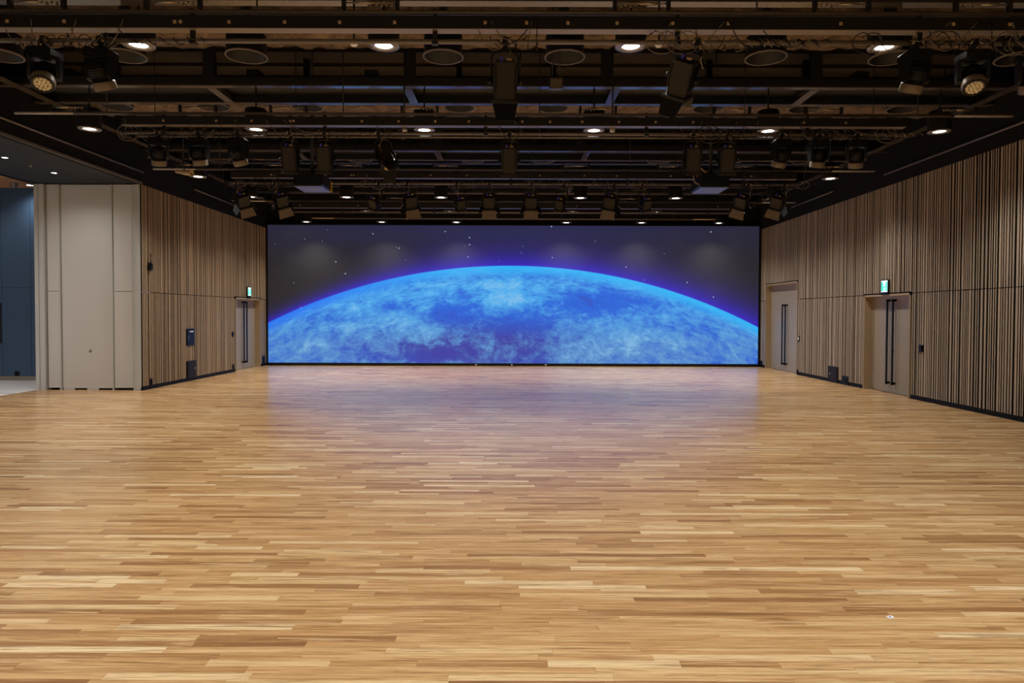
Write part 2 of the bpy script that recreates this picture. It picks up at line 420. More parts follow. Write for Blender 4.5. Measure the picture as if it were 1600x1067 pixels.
# ------------------------------------------------------------------ slatted side walls
def slat_runs(y0, y1):
    rr = random.Random(int(y0 * 10)); out = []; yy = y0 + .01
    widths = (.060, .022, .024, .050, .028, .038, .034, .026, .022, .044)
    while yy < y1 - .07:
        w = rr.choice(widths); out.append((yy, yy + w)); yy += w + rr.choice((.024, .026, .028, .030, .032, .034, .036, .050))
    return out
def slat_wall(side, name, y_start, y_end, doors, mat, seen_from, cuts):
    s = side
    m = MB()
    xa, xb = (XW + .05, XW + .35) if s > 0 else (-XW - .35, -XW - .05)
    edges = sorted(doors); cur = y_start + (.42 if s < 0 else 0)                   # backing wall with door openings
    for (d0, d1, dz) in edges:
        m.box(xa, xb, cur, d0, 0, ZT); m.box(xa, xb, d0, d1, dz, ZT); cur = d1
    m.box(xa, xb, cur, y_end, 0, ZT)
    w = struct(name, m, M['slot'])
    up = MB().box(min(xa, s*XW), max(xa, s*XW) + .001, y_start, y_end, ZT + .002, ZC)
    up = MB().box(xa if s > 0 else xb - .30, xa + .30 if s > 0 else xb, y_start, y_end, ZT, ZC)
    up.box(*((XW, XW + .05) if s > 0 else (-XW - .05, -XW)), y_start, y_end, ZT + .006, ZC)
    up.build('upper_wall', M['wallblack'], w)
    segs = []
    for a, b in slat_runs(y_start, y_end):
        spans = [(0.09, ZJ - .008), (ZJ + .008, ZT)]
        for (d0, d1, dz) in doors:
            if b > d0 - .03 and a < d1 + .03:
                spans = [(max(z0, dz + .03), z1) for z0, z1 in spans if z1 > dz + .05]
        for (c0, c1, cz0, cz1) in cuts:
            if b > c0 and a < c1:
                n = []
                for z0, z1 in spans:
                    if cz1 <= z0 or cz0 >= z1: n.append((z0, z1))
                    else:
                        if cz0 - z0 > .03: n.append((z0, cz0))
                        if z1 - cz1 > .03: n.append((cz1, z1))
                spans = n
        for z0, z1 in spans: segs.append((a, b, z0, z1))
    vis = [q for q in segs if q[0] >= seen_from]; vis.sort(key=lambda q: -(q[3]-q[2]) / (q[0] ** 1))
    vis.sort(key=lambda q: q[0]); ind = vis[:290]; rest = set(segs) - set(ind)
    cache = {}
    for a, b, z0, z1 in ind:
        key = (round(b - a, 4), round(z1 - z0, 4))
        if key not in cache:
            cap = .005
            mb = MB(); x0, x1 = (0, cap) if s > 0 else (.05 - cap, .05); mb.box(x0, x1, -key[0]/2, key[0]/2, 0, key[1])
            x0, x1 = (cap, .05) if s > 0 else (0, .05 - cap); mb.box(x0, x1, -key[0]/2, key[0]/2, 0, key[1])
            me = mb.mesh('slat'); me.materials.append(mat); me.materials.append(M['slot']); cache[key] = me
            for i_, p_ in enumerate(me.polygons): p_.material_index = i_ // 6
        o = bpy.data.objects.new('slat', cache[key]); col.objects.link(o); o.parent = w
        o.location = (s*XW if s > 0 else -XW - .05, (a+b)/2, z0)
    if rest:
        m = MB()
        for a, b, z0, z1 in sorted(rest):
            m.box(*((XW, XW + .005) if s > 0 else (-XW - .005, -XW)), a, b, z0, z1); m.box(*((XW + .005, XW + .05) if s > 0 else (-XW - .05, -XW - .005)), a, b, z0, z1)
        me = m.mesh('slat_field'); me.materials.append(mat); me.materials.append(M['slot'])
        for i_, p_ in enumerate(me.polygons): p_.material_index = (i_ // 6) % 2
        tag(link('slat_field', me, None, w), kind='stuff')
    # joint strip behind the slats so that the panel joint reads as a shadow line
    return w
RD = [(14.09, 15.97, 2.18), (19.70, 22.18, 2.70)]
LD = [(20.15, 22.12, 2.19)]
def wy(px): return F * XW / abs(px - VPX)                  # depth of a photo column on a side wall
def wz(px, py): return CAMH + (VPY - py) * wy(px) / F
def wrect(x0, x1, y0, y1):
    """photo rectangle on a side wall -> (near y, far y, z0, z1)"""
    ya, yb = sorted((wy(x0), wy(x1))); xm = (x0 + x1) / 2
    return ya, yb, wz(xm, y1), wz(xm, y0)
R_HATCH = wrect(1296.5, 1311, 571, 597); R_OUT = wrect(1318.5, 1327, 586, 601); R_READ = wrect(1437, 1442.5, 537, 548)
R_SWITCH = wrect(1247.8, 1250.2, 523.5, 531.5); R_LOW = wrect(1246.5, 1248.4, 576, 584); R_FAR = wrect(1187.6, 1191.6, 562, 572)
L_PANEL = wrect(291, 303, 515, 541); L_HATCH = wrect(291.5, 305, 565, 592); L_SWITCH = wrect(361.8, 364.4, 520, 527); L_LOW = wrect(362.5, 364.5, 570.5, 578)
L_NEAR = wrect(233.5, 236.5, 593, 604); L_FAR = wrect(409, 413, 557, 570)
wall_r = slat_wall(1, 'wall_right', 4.0, YS + .1, RD, M['slat_r'], 10.8, [R_HATCH, R_OUT, R_READ])
wall_l = slat_wall(-1, 'wall_left', YP, YS + .1, LD, M['slat_l'], 10.8, [L_PANEL, L_HATCH])
struct('wall_right_near', MB().box(XW, XW + .35, YB, 4.0, 0, ZC), M['frame'])
def baseboard(name, s, spans):
    m = MB()
    for a, b in spans: m.box(min(s*XW, s*(XW+.05)), max(s*XW, s*(XW+.05)), a, b, 0, 0.09)
    struct(name, m, M['base'])
baseboard('baseboard_right', 1, [(4.0, 14.05), (16.01, 19.66), (22.22, YS + .1)])
baseboard('baseboard_left', -1, [(YP, 20.11), (22.16, YS + .1)])
# rails along the black upper walls
def rail(s, y0, y1, z, label):
    x = s * (XW - .0)
    t = thing('wall_rail', label, 'rail', (x, y0, z))
    MB().tube([(-s*.05, 0, 0), (-s*.05, y1 - y0, 0)], .022, 8).build('tube', M['pipe'], t)
    k = y0 + .3
    while k < y1:
        MB().box(min(s*.06, -s*.06), max(s*.06, -s*.06), k - y0 - .02, k - y0 + .02, -.018, .018).build('bracket', M['black'], t); k += 1.4
rail(-1, 8.0, 15.1, 4.81, 'long grey tube rail on black wall above the folding partition')
rail(1, 8.0, 15.1, 4.81, 'long grey tube rail on black wall above the right slatted wall')
rail(-1, 17.5, 20.1, 4.88, 'short grey tube rail high on the left wall near the screen')
rail(1, 17.5, 20.1, 4.88, 'short grey tube rail high on the right wall near the screen')

# ------------------------------------------------------------------ doors
def double_door(name, s, y0, y1, z1, zh0, zh1, lock, vision=False):
    d = empty(name, (s * XW, (y0 + y1) / 2, 0)); tag(d, kind='structure')
    rec = 0.16; hw = (y1 - y0) / 2
    def X(a, b): return (min(s*a, s*b), max(s*a, s*b))
    fr = MB(); t = .04
    for yy in (-hw, hw - t):
        xa, xb = X(-.012, rec + .06); fr.box(xa, xb, yy, yy + t, 0, z1)
    xa, xb = X(-.012, rec + .06); fr.box(xa, xb, -hw, hw, z1 - t, z1)
    fr.build('door_frame', M['frame'], d)
    for k in (-1, 1):
        a, b = (-hw + t, -.003) if k < 0 else (.003, hw - t)
        xa, xb = X(rec, rec + .05)
        lf = MB().box(xa, xb, a, b, .008, z1 - t).build('door_leaf', M['door'], d)
        yc = k * 0.115
        h = MB(); xa, xb = X(rec - .085, rec - .055); h.box(xa, xb, yc - .018, yc + .018, zh0, zh1)
        xa, xb = X(rec - .085, rec)
        for zz in (zh0 + .01, zh1 - .05): h.box(xa, xb, yc - .018, yc + .018, zz, zz + .05)
        h.build('handle', M['hardware'], lf)
        if lock and k < 0:
            MB(Matrix.Translation((s*(rec - .012), -.03, .95)) @ Matrix.Rotation(R(90), 4, 'Y')).lathe([(0, .012), (.022, .012), (.026, 0), (.026, -.012), (0, -.012)], 14).build('lock_cylinder', M['metal'], lf)
    return d
double_door('door_1', 1, *RD[0], 0.19, 2.07, True)
double_door('door_2', 1, *RD[1], 0.19, 2.05, False)
double_door('door_3', -1, *LD[0], 0.19, 2.09, False)

# ------------------------------------------------------------------ small things on the side walls
def wallbox(name, s, rect, depth, mat, label, cat, parts=None, proud=0.02):
    ya, yb, z0, z1 = rect; hy, hz = (yb - ya)/2, (z1 - z0)/2
    t = thing(name, label, cat, (s*XW, (ya+yb)/2, (z0+z1)/2))
    xa, xb = sorted((-s*proud, s*depth))
    MB().box(xa, xb, -hy, hy, -hz, hz).build('plate', mat, t)
    f = -s*proud
    def onface(nm, mt, y0, y1, a, b, th=.006):
        x0, x1 = sorted((f, f - s*th)); return MB().box(x0, x1, y0, y1, a, b).build(nm, mt, t)
    if parts: parts(onface, hy, hz)
    return t
def hatch_parts(onface, hy, hz):
    onface('cover', M['hatch_brown'], -hy*.86, hy*.86, -hz*.9, hz*.9); onface('latch', M['metal'], hy*.55, hy*.68, -hz*.05, hz*.2, .014)
def panel_parts(onface, hy, hz):
    onface('cover', M['hatch'], -hy*.92, hy*.92, -hz*.95, hz*.95); onface('label_strip', M['white'], -hy*.42, hy*.55, hz*.58, hz*.72, .009)
    onface('latch', M['metal'], -hy*.78, -hy*.68, -hz*.25, hz*.15, .014)
def reader_parts(onface, hy, hz):
    onface('keypad', M['hardware'], -hy*.7, hy*.7, -hz*.1, hz*.8, .012); onface('button', M['fixture_tan'], -hy*.3, hy*.3, -hz*.7, -hz*.35, .012)
def switch_parts(onface, hy, hz):
    onface('rocker', M['white'], -hy*.5, hy*.5, -hz*.55, hz*.55, .012)
def outlet_parts(onface, hy, hz):
    onface('socket', M['base'], -hy*.6, hy*.6, -hz*.6, hz*.6, .008)
wallbox('floor_hatch', 1, R_HATCH, .06, M['hatch_brown'], 'dark service hatch with small latch at foot of right slatted wall', 'hatch', hatch_parts)
wallbox('outlet_box', 1, R_OUT, .06, M['hatch'], 'dark outlet plate just right of the service hatch on right wall', 'outlet', outlet_parts)
wallbox('card_reader', 1, R_READ, .06, M['hardware'], 'black card reader on slats right of the near double door', 'card reader', reader_parts)
wallbox('wall_switch', 1, R_SWITCH, .04, M['hardware'], 'small switch with pale rocker between the two right-hand doors', 'switch', switch_parts)
wallbox('outlet_box', 1, R_LOW, .04, M['hardware'], 'narrow black outlet low on right wall beside the far door', 'outlet', outlet_parts)
wallbox('outlet_box', 1, R_FAR, .04, M['hardware'], 'black outlet low in corner between screen and far right door', 'outlet', outlet_parts)
wallbox('control_panel', -1, L_PANEL, .06, M['hatch'], 'navy control box with white label strip on left slatted wall', 'panel', panel_parts)
wallbox('floor_hatch', -1, L_HATCH, .06, M['hatch_brown'], 'dark service hatch at foot of left wall below the navy box', 'hatch', hatch_parts)
wallbox('wall_switch', -1, L_SWITCH, .04, M['hardware'], 'small black switch on slats left of the left-hand door', 'switch', reader_parts)
wallbox('outlet_box', -1, L_LOW, .04, M['hardware'], 'narrow black outlet low on left wall beside the door', 'outlet', outlet_parts)
wallbox('outlet_box', -1, L_NEAR, .04, M['hardware'], 'black outlet low on left slats next to the partition post', 'outlet', outlet_parts)
wallbox('outlet_box', -1, L_FAR, .04, M['hatch'], 'navy outlet low in corner between left door and screen', 'outlet', outlet_parts)
# bracket high on the left wall
ya, yb, z0, z1 = wrect(231, 236, 412, 425)
t = thing('speaker_bracket', 'small black bracket high on left slats near the partition', 'bracket', (-XW, (ya+yb)/2, (z0+z1)/2))
MB().box(-.02, .03, -.06, .06, -.09, .09).build('plate', M['hardware'], t)
MB().box(.03, .09, -.09, -.01, -.07, .07).build('arm', M['hardware'], t)
MB().tube([(.02, .03, .05), (.03, .05, .18), (.01, .04, .30)], .009, 6).build('cable', M['hardware'], t)

# exit signs: green plate, white doorway and running figure
def exit_sign(s, px, label):
    yc = wy(px); zc = wz(px, 447) if s > 0 else wz(px, 458)
    t = thing('exit_sign', label, 'exit sign', (s*XW, yc, zc))
    xa, xb = sorted((-s*.05, s*.045))
    MB().box(xa, xb, -.135, .135, -.165, .165).build('housing', M['hardware'], t)
    def F2(nm, mat, pts, th): return MB().poly([(-s*.0505, -s*a, b) for a, b in pts], (-s*th, 0, 0)).build(nm, mat, t)
    F2('face', M['sign_white'], [(-.122, -.105), (.122, -.105), (.122, .145), (-.122, .145)], .003)
    F2('green_field', M['sign_green'], [(-.118, -.085), (-.045, -.085), (-.045, .115), (-.118, .115)], .005)
    F2('green_field', M['sign_green'], [(.06, -.085), (.118, -.085), (.118, .115), (.06, .115)], .005)
    m = MB()
    for pts in ([(-.012, .018), (.03, .03), (.018, -.03), (-.02, -.03)],
                [(-.02, -.025), (.0, -.03), (-.035, -.085), (-.05, -.075)],
                [(.0, -.03), (.018, -.03), (.04, -.055), (.03, -.095), (.02, -.09), (.026, -.06)],
                [(.02, .03), (.05, .005), (.044, -.005), (.015, .012)],
                [(-.012, .02), (-.04, .0), (-.035, -.012), (-.008, .005)],
                [(.02 + .016*math.cos(q*math.pi/5), .055 + .016*math.sin(q*math.pi/5)) for q in range(10)]):
        m.poly([(-s*.0505, -s*a, b) for a, b in pts], (-s*.006, 0, 0))
    m.build('running_figure', M['sign_green'], t)
    return t
exit_sign(1, 1384.5, 'lit green and white exit sign above the near right door')
exit_sign(-1, 387.5, 'lit green and white exit sign above the left door')

# ------------------------------------------------------------------ LED wall
sx0, sx1 = (419 - VPX) * YS / F, (1184.5 - VPX) * YS / F
sz0, sz1 = CAMH - (567.6 - VPY) * YS / F, CAMH + (VPY - 353) * YS / F
t = thing('led_wall', 'huge LED wall showing a blue planet and starry sky', 'screen', (0, YS, 0))
MB().box(sx0, sx1, -.004, .03, sz0, sz1).build('picture_panel', M['screen'], t)
MB().box(sx0 - .10, sx0, -.03, .12, 0, sz1 + .05).build('frame_side', M['hardware'], t)
MB().box(sx1, sx1 + .10, -.03, .12, 0, sz1 + .05).build('frame_side', M['hardware'], t)
MB().box(sx0, sx1, -.03, .12, sz1, sz1 + .05).build('frame_top', M['hardware'], t)
MB().box(sx0, sx1, -.03, .12, 0, sz0).build('plinth', M['hardware'], t)
MB().box(sx0, sx1, .03, .12, sz0, sz1).build('cabinet', M['hardware'], t)
for px in (744, 800, 853):
    MB().box((px - VPX)*YS/F - .03, (px - VPX)*YS/F + .03, -.034, -.03, .035, .06).build('plinth_label', M['white'], t)

# ------------------------------------------------------------------ folding partition, post, soffit, foyer on the left
def px_x(px, Y): return (px - VPX) * Y / F
t = thing('folding_partition', 'tall stacked beige folding partition left of the slatted wall', 'partition', (-9.4, YP, 0))
def prt(name, p0, p1, y0, y1, z0, z1, mat, par=None):
    return MB().box(px_x(p0, YP) + 9.4, px_x(p1, YP) + 9.4, y0, y1, z0, z1).build(name, mat, par or t)
prt('post', 55, 61, .0, .5, 0, ZT, M['panel_post']); prt('post', 62, 70, .0, .45, 0, ZT, M['panel_post'])
prt('post', 206.5, 212, .03, .4, 0, ZT, M['panel_post']); prt('post', 213, 220, .0, .4, 0, ZT, M['panel_post'])
for a, b in ((72, 90), (176, 205)):
    prt('panel', a, b, .06, .2, .05, 2.19, M['panel']); prt('panel', a, b, .06, .2, 2.20, ZT, M['panel'])
pl = prt('folding_leaf', 93.5, 172, .08, .2, .04, ZT, M['panel'])
prt('edge_strip', 90.6, 92.6, .04, .2, 0, ZT, M['panel_post']); prt('edge_strip', 173, 175, .04, .2, 0, ZT, M['panel_post'])
prt('backing', 70, 206, .205, .35, 0, ZT, M['slot'])
q = MB(Matrix.Translation((px_x(137, YP) + 9.4, .08, .86)) @ Matrix.Rotation(R(90), 4, 'X'))
q.lathe([(0, .004), (.028, .004), (.034, 0), (.034, -.01)], 16); q.cbox((.02, .03, .005), (.012, .05, .01)); q.build('flush_pull', M['lamp_ring'], pl)
for a, b in ((95, 112), (132, 150)): prt('floor_seal', a, b, .075, .1, .0, .04, M['panel_post'], pl)

sf = struct('ceiling_soffit', MB().box(XL, -XW - .001, YB, YP + .4, ZT + .02, ZT + .12), M['soffit'])
MB().box(XL - .06, XL, YB, YP + .4, ZT + .0, ZF + .1).build('soffit_edge', M['black'], sf)
MB().box(-XW - .12, -XW, YB, YP + .0, ZT + .005, ZC).build('upper_wall', M['wallblack'], sf)
MB().box(-XW + .0, -XW + .03, YB, YP + .0, ZT + .005, ZT + .05).build('edge_trim', M['pipe'], sf)
for yq, nm in ((14.0, 'near the partition top'), (12.65, 'at the left edge of view'), (11.3, 'third from the partition'), (9.95, 'fourth from the partition'), (8.6, 'fifth from the partition'),
               (7.25, 'sixth from the partition'), (5.9, 'seventh from the partition'), (4.55, 'eighth from the partition'), (3.2, 'ninth from the partition')):
    t = thing('recessed_light', 'small recessed light in dark soffit ' + nm, 'light', (-9.38, yq, ZT + .02), group='recessed lights in the soffit')
    MB().lathe([(.075, 0), (.075, -.006), (.05, -.006), (.05, .0)], 20).build('trim_ring', M['black'], t)
    MB().lathe([(0, -.003), (.05, -.003)], 20).build('lens', M['lamp'], t)
    spot(t, (0, 0, -.03), SOFFIT_W, LAMP_COL, 150, 1.0, .06)
p = at(51, 262.7, ZT + .02 - CAMH)
t = thing('sprinkler', 'tiny sprinkler in dark soffit between the two recessed lights', 'sprinkler', (p.x, p.y, ZT + .02))
MB().lathe([(0, -.03), (.012, -.03), (.012, -.012), (.03, -.008), (.03, 0)], 14).build('rose', M['lamp_ring'], t)
a, b = at(97, 277, ZT + .02 - CAMH), at(131, 285, ZT + .02 - CAMH)
t = thing('access_panel', 'dark access panel outline in the soffit beside partition', 'panel', (-8.95, 14.35, ZT + .02))
for bx in ((-.3, .3, -.3, -.28), (-.3, .3, .28, .3), (-.3, -.28, -.28, .28), (.28, .3, -.28, .28)):
    MB().box(*bx, -.006, 0).build('trim', M['black'], t)

# foyer shell
struct('floor_foyer', MB().box(-17, XL, YB, YF + .1, -0.06, 0.0), M['foyer_floor'])
MB().box(-17, XL, 14.45, 14.475, 0, .002).build('joint_strip', M['base'], bpy.data.objects['floor_foyer'])
wf = struct('wall_foyer', MB().box(-17, XL + .1, YF, YF + .2, 0, ZF + .2), M['groove'])
xs = [-17, -15.8, -14.45, px_x(4.5, YF), px_x(50, YF), XL + .12]
zc = CAMH + (VPY - 452) * YF / F
nz0, nz1 = CAMH - (537 - VPY) * YF / F, CAMH - (476 - VPY) * YF / F
for a, b in zip(xs, xs[1:]):
    for z0, z1 in ((.11, zc - .004), (zc + .004, ZF)):
        if abs(b - xs[3]) < 1e-6 and z0 < 1:                # dark counter window in the panel left of the frame edge
            MB().box(a + .004, b - .004, YF - .03, YF, z0, nz0).build('panel', M['blue'], wf)
            MB().box(a + .004, b - .004, YF - .03, YF, nz1, z1).build('panel', M['blue'], wf)
            MB().box(a + .004, a + .1, YF - .03, YF, nz0, nz1).build('panel', M['blue'], wf)
            MB().box(a + .1, b - .004, YF - .04, YF - .03, nz0 - .03, nz0).build('window_sill', M['hardware'], wf)
        else:
            MB().box(a + .004, b - .004, YF - .03, YF, z0, z1).build('panel', M['blue'], wf)
MB().box(-17, XL + .1, YF - .045, YF, 0, .11).build('baseboard', M['lamp_ring'], wf)
struct('wall_foyer_side', MB().box(-17.2, -17, YB, YF + .2, 0, ZF + .2), M['blue'])
p = Vector((px_x(27, YF), YF - .03, CAMH - (586 - VPY) * YF / F))
t = thing('outlet_box', 'black socket low on the navy foyer wall', 'outlet', p)
MB().box(-.06, .06, -.012, 0, -.06, .06).build('plate', M['hardware'], t); MB().box(-.035, .035, -.016, -.012, -.035, .035).build('socket', M['base'], t)
cf = struct('ceiling_foyer', MB().box(-17, XL, YB, YF, ZF + .03, ZF + .15), M['groove'])
yy = YF - .02
while yy > 6:
    MB().box(-17, XL - .065, yy - .60, yy - .012, ZF, ZF + .03).build('plank', M['foyer_wood'], cf); yy -= .61
while yy > YB + .7:
    MB().box(-17, XL - .065, yy - .60, yy - .012, ZF, ZF + .03).build('plank', M['foyer_wood'], cf); yy -= .61
p = at(49, 292.5, ZF - CAMH)
spots_f = [(p.x, p.y), (-13.4, 15.9), (-12.2, 12.4), (-14.8, 12.4), (-12.2, 9.0), (-14.8, 9.0), (-12.2, 5.5), (-14.8, 5.5), (-12.2, 1.5), (-12.2, -2.5)]
names_f = ['beside the partition post', 'left of frame near the navy wall', 'third row of the foyer', 'third row by the side wall', 'fourth row of the foyer', 'fourth row by the side wall',
           'fifth row of the foyer', 'fifth row by the side wall', 'beside the camera', 'behind the camera']
for (x, yq), nm in zip(spots_f, names_f):
    t = thing('foyer_downlight', 'recessed downlight in the timber foyer ceiling ' + nm, 'light', (x, yq, ZF), group='foyer downlights')
    MB().lathe([(.10, 0), (.10, -.01), (.075, -.01), (.075, 0)], 20).build('trim_ring', M['lamp_ring'], t)
    MB().lathe([(0, -.004), (.075, -.004)], 20).build('lens', M['lamp'], t)
    spot(t, (0, 0, -.05), FOYER_W * (0.35 if yq > 15 else 1.0), FOYER_COL, 150, 1.0)
p = at(25, 289, ZF - CAMH)
t = thing('dome_camera', 'grey dome camera under the timber foyer ceiling', 'camera', (p.x, p.y, ZF))
MB().lathe([(.09, 0), (.09, -.05), (.075, -.06)], 18).build('collar', M['lamp_ring'], t)
MB().lathe([(.075, -.06), (.068, -.10), (.045, -.13), (0, -.145)], 18).build('dome', M['pipe'], t)

# ------------------------------------------------------------------ ceiling steel: twin girders, wool-wrapped beams, side joists
def girder(ya, yb, which):
    t = thing('twin_girder', which, 'girder', (0, ya, CAMH + 3.6))
    for yq in (0, yb - ya):
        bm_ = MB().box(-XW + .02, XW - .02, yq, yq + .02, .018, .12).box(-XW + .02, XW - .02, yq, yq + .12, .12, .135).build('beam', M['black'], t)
        MB().box(-XW + .02, XW - .02, yq, yq + .12, 0, .018).build('floor_lit_flange', M['steel'], bm_)  # same paint as the web; light from the floor put into the colour
    MB().box(-XW + .02, XW - .02, .02, yb - ya + .1, .137, .15).build('dark_fill_plate', M['black'], t)  # plate added to keep the view between the beams dark
    for x in (-4.83, -1.70, 1.62, 4.80):
        MB().box(x - .07, x + .07, .12, yb - ya, -.004, .014).box(x - .01, x + .01, .12, yb - ya, .014, .13).build('cross_member', M['steel'], t)
    for x in (-6.6, -3.2, 0.1, 3.2, 6.6):
        MB().tube([(x, .06, .13), (x, .06, ZC - CAMH - 3.6)], .012, 6).build('hanger_rod', M['black'], t)
    for x in (-4.83, -1.65, 1.47, 4.78):
        MB().box(x - .09, x + .09, .02, .10, .15, ZC - CAMH - 3.6).build('hanger_plate', M['black'], t)
    for x in (-4.2, -2.3, 2.6, 5.6):
        MB().box(x - .10, x + .10, .2, .45, .15, .33).build('control_box', M['black'], t)
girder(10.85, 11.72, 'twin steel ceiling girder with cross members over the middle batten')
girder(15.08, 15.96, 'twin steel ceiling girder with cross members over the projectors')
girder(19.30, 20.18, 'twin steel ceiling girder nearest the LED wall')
for Y0, Y1_, z0_, nm in ((16.75, 17.0 - .05, 5.4, 'behind the second twin girder'), (20.5, 21.2, 5.42, 'above the LED wall')):
    t = thing('dark_fill_box', 'long black box added to darken the ceiling ' + nm, 'duct', (0, Y0, z0_))  # black boxes added to darken the ceiling background
    MB().box(-XW + .05, XW - .05, 0, Y1_ - Y0, 0, .5).build('casing', M['drum'], t)
    for k in range(9): MB().box(-XW + 1 + k*1.8, -XW + 1.04 + k*1.8, -.02, Y1_ - Y0 + .02, -.02, .52).build('box_rib', M['black'], t)
    for k in range(4): MB().tube([(-6 + 4*k, .2, .5), (-6 + 4*k, .2, ZC - .06 - z0_)], .01, 6).build('hanger_rod', M['black'], t)
t = thing('ceiling_beam', 'flat brown steel beam across the top edge of view', 'beam', (0, 7.26, CAMH + 3.3))
MB().box(-XW + .02, XW - .02, 0, .13, 0, .016).box(-XW + .02, XW - .02, .056, .074, .016, .22).build('section', M['steel'], t)
MB().box(-.02, .02, .05, .08, .22, ZC - CAMH - 3.3).build('hanger_rod', M['black'], t)
for s, nm in ((-1, 'left'), (1, 'right')):
    t = thing('side_joist', 'long steel joist running to the screen beside the %s wall' % nm, 'joist', (s*7.83, 6, CAMH + 3.598))
    MB().box(-.07, .07, 0, 16.6, -.03, -.012).build('flange', M['steel'], t)
    for k in (0, 1, 2, 4, 5): MB().tube([(0, .5 + 3*k, -.01), (0, .5 + 3*k, ZC - CAMH - 3.598)], .012, 6).build('hanger_rod', M['black'], t)
for i, (ya, yb, nm) in enumerate(((9.80, 10.38, 'above the nearest row of round ducts'), (13.1, 13.95, 'between the two nearer twin girders'),
                                  (17.0, 17.75, 'behind the projectors'), (21.35, 22.3, 'right above the LED wall'))):
    rnd = random.Random(i)
    t = thing('wrapped_beam', 'ceiling beam wrapped in crumpled brown wool ' + nm, 'beam', (0, ya, CAMH + 4.0))
    nx, prof = 140, [(0, .5), (-.02, .25), (0, .02), (.25, -.01), (.5, -.012), (.75, -.01), (1.0, .02), (1.02, .25), (1.0, .5)]
    m = MB(); rows = []
    for k in range(nx + 1):
        x = -XW + .03 + (2*XW - .06) * k / nx
        rows.append(m.pts([(x + rnd.uniform(-.02, .02), a*(yb-ya) + rnd.uniform(-.02, .02), b + (rnd.uniform(-.03, .03) if b < .3 else 0)) for a, b in prof]))
    for r0, r1 in zip(rows, rows[1:]):
        for j in range(len(prof) - 1): m.face([r0+j, r0+j+1, r1+j+1, r1+j], True)
    m.build('wool_wrap', M['wool'], t)

# ------------------------------------------------------------------ lighting battens: upper pipe, wiring duct with outlets, lower pipe
ROWS = [6.97, 10.47, 14.46, 18.48]
HB = [4.46, 4.46, 4.46, 4.46]
bat_labels = ['nearest lighting batten with upper pipe, black wiring duct and lower pipe', 'second lighting batten from the camera, carrying six moving heads',
              'third lighting batten, behind the two projectors, carrying flood lights', 'farthest full lighting batten, half hidden behind the flood lights']
OUT = [[0 + 277, 286, 361, 447, 532, 617, 757, 821, 885, 961, 1047, 1133, 1307, 1481, 1568, 18, 106],
       [455, 460, 566, 623, 680, 732, 815, 858, 908, 965, 1022, 1080, 1252, 1317, 258, 340, 395],
       [425, 509, 549, 553, 673, 729, 843, 912, 962, 1046, 1087, 1171], [470, 560, 640, 720, 900, 1000, 1120]]
TURN = [[67, 277, 581, 998, 1306, 1523], [112, 313, 453, 656, 932, 1139, 1281, 1488], [300, 435, 549, 697, 898, 1045, 1157, 1300], [400, 620, 980, 1200]]
CLAMP = []
for i, Y in enumerate(ROWS):
    zl = 4.46; t = thing('lighting_batten', bat_labels[i], 'lighting batten', (0, Y, zl))
    hwp = 7.6
    MB().tube([(-6.0, 0, 0), (6.0, 0, 0)], .024, 10).build('lower_pipe', M['pipe'], t)
    up = MB().tube([(-hwp + .9, 0, .29), (hwp - .9, 0, .29)], .024, 10).build('upper_pipe', M['pipe'], t)
    for s in (-1, 1): MB().tube([(s*(hwp - .95), 0, .29), (s*hwp, 0, .29)], .020, 10).build('pipe_end', M['pipe_end'], up)
    du = MB().box(-5.95, 5.95, -.06, .06, .11, .235).build('wiring_duct', M['black'], t)
    MB().box(-5.95, 5.95, -.058, .062, .104, .11).build('duct_underside', M['tray'], du)
    for px in OUT[i]:
        x = px_x(px, Y - .06)
        if abs(x) < 5.9: MB().cbox((x, -.065, .165), (.03, .012, .03)).build('outlet', M['outlet'], du)
    k = -5.7 + .37 * i
    while k < 5.9:
        MB().box(k - .025, k + .025, -.01, .01, -.03, .11).box(k - .03, k + .03, -.03, .03, -.032, .0).build('hanger', M['black'], t)
        MB().box(k - .02, k + .02, -.012, .012, .235, .32).build('hanger', M['black'], t)
        k += 2.45
    for x in (-6.2, -2.6, 2.45, 6.15):
        MB().tube([(x, 0, .30), (x, 0, ZC - zl)], .010, 6).build('hanger_rod', M['black'], t)
    for px in TURN[i]:
        x = px_x(px, Y)
        m = MB()
        m.tube([(x - .26, -.04, .37), (x + .26, -.04, .37)], .007, 6)
        s = 1 if x > 0 else -1
        m.tube([(x - s*.02, -.04, .37), (x + s*.16, -.04, .37)], .016, 8)
        for q in range(4): m.cbox((x - s*(.06 + q*.05), -.04, .362 - .012*(q % 2)), (.02, .02, .03))
        tb = m.build('turnbuckle', M['metal'], t)
        mm = MB()
        for e in (-.27, .27): MB().cbox((x + e, -.03, .36), (.035, .05, .10)).build('end_bracket', M['black'], tb)
